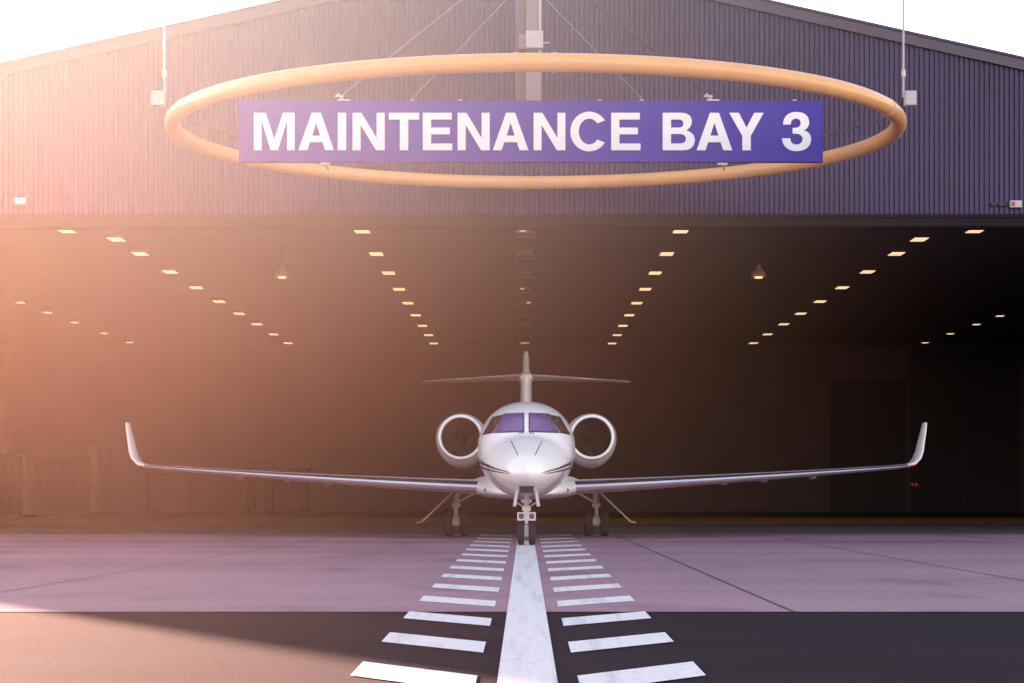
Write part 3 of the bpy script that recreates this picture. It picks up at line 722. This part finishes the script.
# nose gear
ng = bpy.data.objects.new('nose_gear', None); C.objects.link(ng); ng.parent = jet
for s in (1,-1): tyre(s*.115,0,.255,.255,.135,ng,s)
m = MB(); m.cyl((-.17,0,.255),(.17,0,.255),.03,12); m.cyl((0,-.02,.255),(0,0,.48),.034,14); m.box(-.042,.042,-.06,.06,.17,.40); m.build('fork', M['gear'], ng, True)
m = MB(); m.cyl((0,0,.48),(0,.03,.72),.045,16); m.build('oleo', M['oleo'], ng, True)
m = MB(); m.cyl((0,.03,.66),(0,.06,1.1),.062,16); m.box(-.09,.09,-.04,.1,.70,.80); m.cyl((0,.05,.85),(0,.55,1.05),.025,10); m.box(-.11,.11,-.02,.06,.86,.93); m.build('strut', M['gear'], ng, True, bevel=.006)
m = MB(); m.obox((0,-.10,.44),(0,-.16,.56),.06,.02,(0,1,0)); m.obox((0,-.16,.56),(0,-.06,.68),.05,.02,(0,1,0)); m.build('torque_link', M['gear'], ng)
for s in (1,-1):
    # twin lamp housing
    m = MB(); x0 = s*.105
    rgs = [[(x0+math.copysign(abs(math.cos(a))**.6,math.cos(a))*r_, y_, .585+math.copysign(abs(math.sin(a))**.6,math.sin(a))*r_) for a in [2*math.pi*k/28 for k in range(28)]] for y_, r_ in ((-.05,.055),(-.12,.062),(-.16,.085),(-.155,.062),(-.11,.05))]
    m.loft(rgs, cap=False); lh = m.build('taxi_lamp', M['gear'], ng, True, angle=50)
    MB().cyl((x0,-.112,.585),(x0,-.108,.585),.054,20).build('lens', M['lens'], lh)
m = MB(); m.box(-.19,.19,-.105,-.04,.50,.525); m.box(-.19,.19,-.105,-.04,.645,.67); m.box(-.03,.03,-.13,-.03,.525,.645); m.build('lamp_bracket', M['gear'], ng, bevel=.004)
for s in (1,-1):
    m = MB(); m.add([(s*.15,-1.02,1.225),(s*.165,.42,1.02),(s*.205,.36,.80),(s*.205,-.50,.79),(s*.20,-1.02,1.225),(s*.215,.42,1.02),(s*.275,.36,.80),(s*.275,-.50,.79)],
          [(0,1,2,3),(7,6,5,4),(0,4,5,1),(1,5,6,2),(2,6,7,3),(3,7,4,0)]); m.build('gear_door', M['aircraft'], ng, bevel=.008)
    m = MB(); m.tube([(s*.22,0,.88),(s*.10,.02,.80)], .016, 8); m.build('door_link', M['gear'], ng, True)
m = MB(); patch(m, [(-.14,1.06),(.14,1.06),(.14,1.20),(-.14,1.20)], 6, 6, .006); m.build('gear_bay_shade', M['seal'], ng, True)  # flat dark patch colours in the shade of the open bay
# main gear
for s in (1,-1):
    mg = bpy.data.objects.new('main_gear', None); C.objects.link(mg); mg.parent = jet
    cx, cy = s*1.68 - .0, 45.6-38.6
    for e in (1,-1): tyre(cx+e*.195,cy,.33,.33,.20,mg,e)
    m = MB(); m.cyl((cx-.24,cy,.33),(cx+.24,cy,.33),.045,14); m.box(cx-.07,cx+.07,cy-.09,cy+.09,.24,.50); m.box(cx-.1,cx+.1,cy-.14,cy-.06,.28,.42); m.build('axle', M['gear_dim'], mg, True, bevel=.01)
    m = MB(); m.cyl((cx,cy,.40),(cx,cy,.75),.05,14); m.build('oleo', M['oleo'], mg, True)
    m = MB(); m.cyl((cx,cy,.68),(cx,cy,1.32),.078,16); m.box(cx-.10,cx+.10,cy-.08,cy+.08,.70,.78); m.build('strut', M['gear_dim'], mg, True, bevel=.006)
    m = MB(); m.obox((cx,cy-.10,.46),(cx,cy-.24,.6),.09,.025,(0,1,0)); m.obox((cx,cy-.24,.6),(cx,cy-.09,.76),.07,.025,(0,1,0)); m.build('torque_link', M['gear_dim'], mg)
    m = MB(); m.cyl((cx-s*.02,cy,.80),(cx-s*.62,cy+.05,1.12),.028,10); m.build('side_brace', M['gear_dim'], mg, True)
    m = MB(); yb = cy-.25
    m.add([(cx+s*.02,yb-.3,1.12),(cx+s*.02,yb+.5,1.12),(cx+s*.82,yb+.35,.36),(cx+s*.82,yb-.2,.36),(cx+s*.0,yb-.3,1.10),(cx+s*.0,yb+.5,1.10),(cx+s*.80,yb+.35,.34),(cx+s*.80,yb-.2,.34)],
          [(0,1,2,3),(7,6,5,4),(0,4,5,1),(1,5,6,2),(2,6,7,3),(3,7,4,0)])
    m.tube([(cx+s*.80,yb-.2,.355),(cx+s*.92,yb-.1,.33)], .018, 8)
    m.build('gear_door', M['gear_dim'], mg)

# ------------------------------------------------------------------ haze: added volume, shaped to give the veiling glare of the sun
hz = MB(); nu, nv = 48, 24
HC, HRAD = (-1.5, 12.0, 4.6), (4.7, 10.0, 6.2)
rings = [[(HRAD[0]*math.sin(math.pi*(i+.001)/(nv+.002))*math.cos(2*math.pi*k/nu), HRAD[1]*math.sin(math.pi*(i+.001)/(nv+.002))*math.sin(2*math.pi*k/nu), HRAD[2]*math.cos(math.pi*(i+.001)/(nv+.002))) for k in range(nu)] for i in range(nv+1)]
hz.loft(rings)
hm = bpy.data.materials.new('haze'); hm.use_nodes = True; nt = hm.node_tree; nt.nodes.remove(nt.nodes['Principled BSDF'])
vs = nt.nodes.new('ShaderNodeVolumeScatter'); vs.inputs['Color'].default_value = (1,.61,.56,1); vs.inputs['Anisotropy'].default_value = .92
tc = nt.nodes.new('ShaderNodeTexCoord'); mp = nt.nodes.new('ShaderNodeMapping'); mp.inputs['Scale'].default_value = tuple(1/q for q in HRAD)
dt = nt.nodes.new('ShaderNodeVectorMath'); dt.operation = 'DOT_PRODUCT'
def mth(op, a, b_=None):
    n = nt.nodes.new('ShaderNodeMath'); n.operation = op
    for i, q in enumerate((a, b_)):
        if q is None: continue
        if isinstance(q, (int, float)): n.inputs[i].default_value = q
        else: nt.links.new(q, n.inputs[i])
    return n.outputs[0]
nt.links.new(tc.outputs['Object'], mp.inputs[0]); nt.links.new(mp.outputs[0], dt.inputs[0]); nt.links.new(mp.outputs[0], dt.inputs[1])
den = mth('MULTIPLY', mth('POWER', mth('MAXIMUM', mth('SUBTRACT', 1.0, dt.outputs['Value']), 0.0), 2.0), .0166)
nt.links.new(den, vs.inputs['Density'])
sx = nt.nodes.new('ShaderNodeSeparateXYZ'); nt.links.new(tc.outputs['Object'], sx.inputs[0])
hr_ = nt.nodes.new('ShaderNodeMapRange'); hr_.inputs['From Min'].default_value = -2.75; hr_.inputs['From Max'].default_value = -.2
nt.links.new(sx.outputs['Z'], hr_.inputs[0])
hc = nt.nodes.new('ShaderNodeMix'); hc.data_type = 'RGBA'; hc.inputs[6].default_value = (1,.66,.54,1); hc.inputs[7].default_value = (.84,1,1,1)  # glare tint put into the scatter colour, orange low to pale high
nt.links.new(hr_.outputs[0], hc.inputs[0]); nt.links.new(hc.outputs[2], vs.inputs['Color'])
nt.links.new(vs.outputs[0], nt.nodes['Material Output'].inputs['Volume'])
ho = hz.build('haze', hm, None, True); ho.location = HC; tag(ho, 'added warm haze volume standing in for sun glare over the apron at left', 'haze', kind='stuff')

# ------------------------------------------------------------------ light, sky, camera
SUN = Vector((-.677, 1, .235)).normalized()
el = math.asin(SUN.z); az = math.atan2(SUN.x, SUN.y)
sl = bpy.data.lights.new('sun', 'SUN'); sl.energy = 29.0; sl.angle = R(.9); sl.color = (1,.57,.43)
so = bpy.data.objects.new('sun', sl); C.objects.link(so); so.location = SUN*100; so.rotation_euler = SUN.to_track_quat('Z','Y').to_euler()
W = bpy.data.worlds.new('World'); sc.world = W; W.use_nodes = True; nt = W.node_tree
sky = nt.nodes.new('ShaderNodeTexSky'); sky.sky_type = 'NISHITA'; sky.sun_disc = False; sky.sun_elevation = el; sky.sun_rotation = az
sky.air_density = 1.0; sky.dust_density = 0.4; sky.ozone_density = 1.0
bg = nt.nodes['Background']; bg.inputs['Strength'].default_value = .74
tint = nt.nodes.new('ShaderNodeMix'); tint.data_type = 'RGBA'; tint.blend_type = 'MULTIPLY'; tint.inputs[0].default_value = 1; tint.inputs[7].default_value = (1.12,.83,.72,1)
nt.links.new(sky.outputs[0], tint.inputs[6]); nt.links.new(tint.outputs[2], bg.inputs['Color'])

cam = bpy.data.cameras.new('camera'); co = bpy.data.objects.new('camera', cam); C.objects.link(co)
co.location = (0,0,CAMZ); co.rotation_euler = (R(90),0,0)
cam.sensor_width = 36; cam.lens = F/1024*36; cam.shift_x = (512-VX)/1024; cam.shift_y = (VY-341.5)/1024
cam.clip_start = .1; cam.clip_end = 3000
sc.camera = co
sc.view_settings.view_transform = 'Standard'; sc.view_settings.look = 'None'; sc.view_settings.exposure = 0; sc.view_settings.gamma = 1
sc.render.engine = 'CYCLES'
sc.cycles.use_denoising = True; sc.cycles.use_adaptive_sampling = False; sc.cycles.max_bounces = 6; sc.cycles.volume_bounces = 0; sc.cycles.sample_clamp_indirect = 6
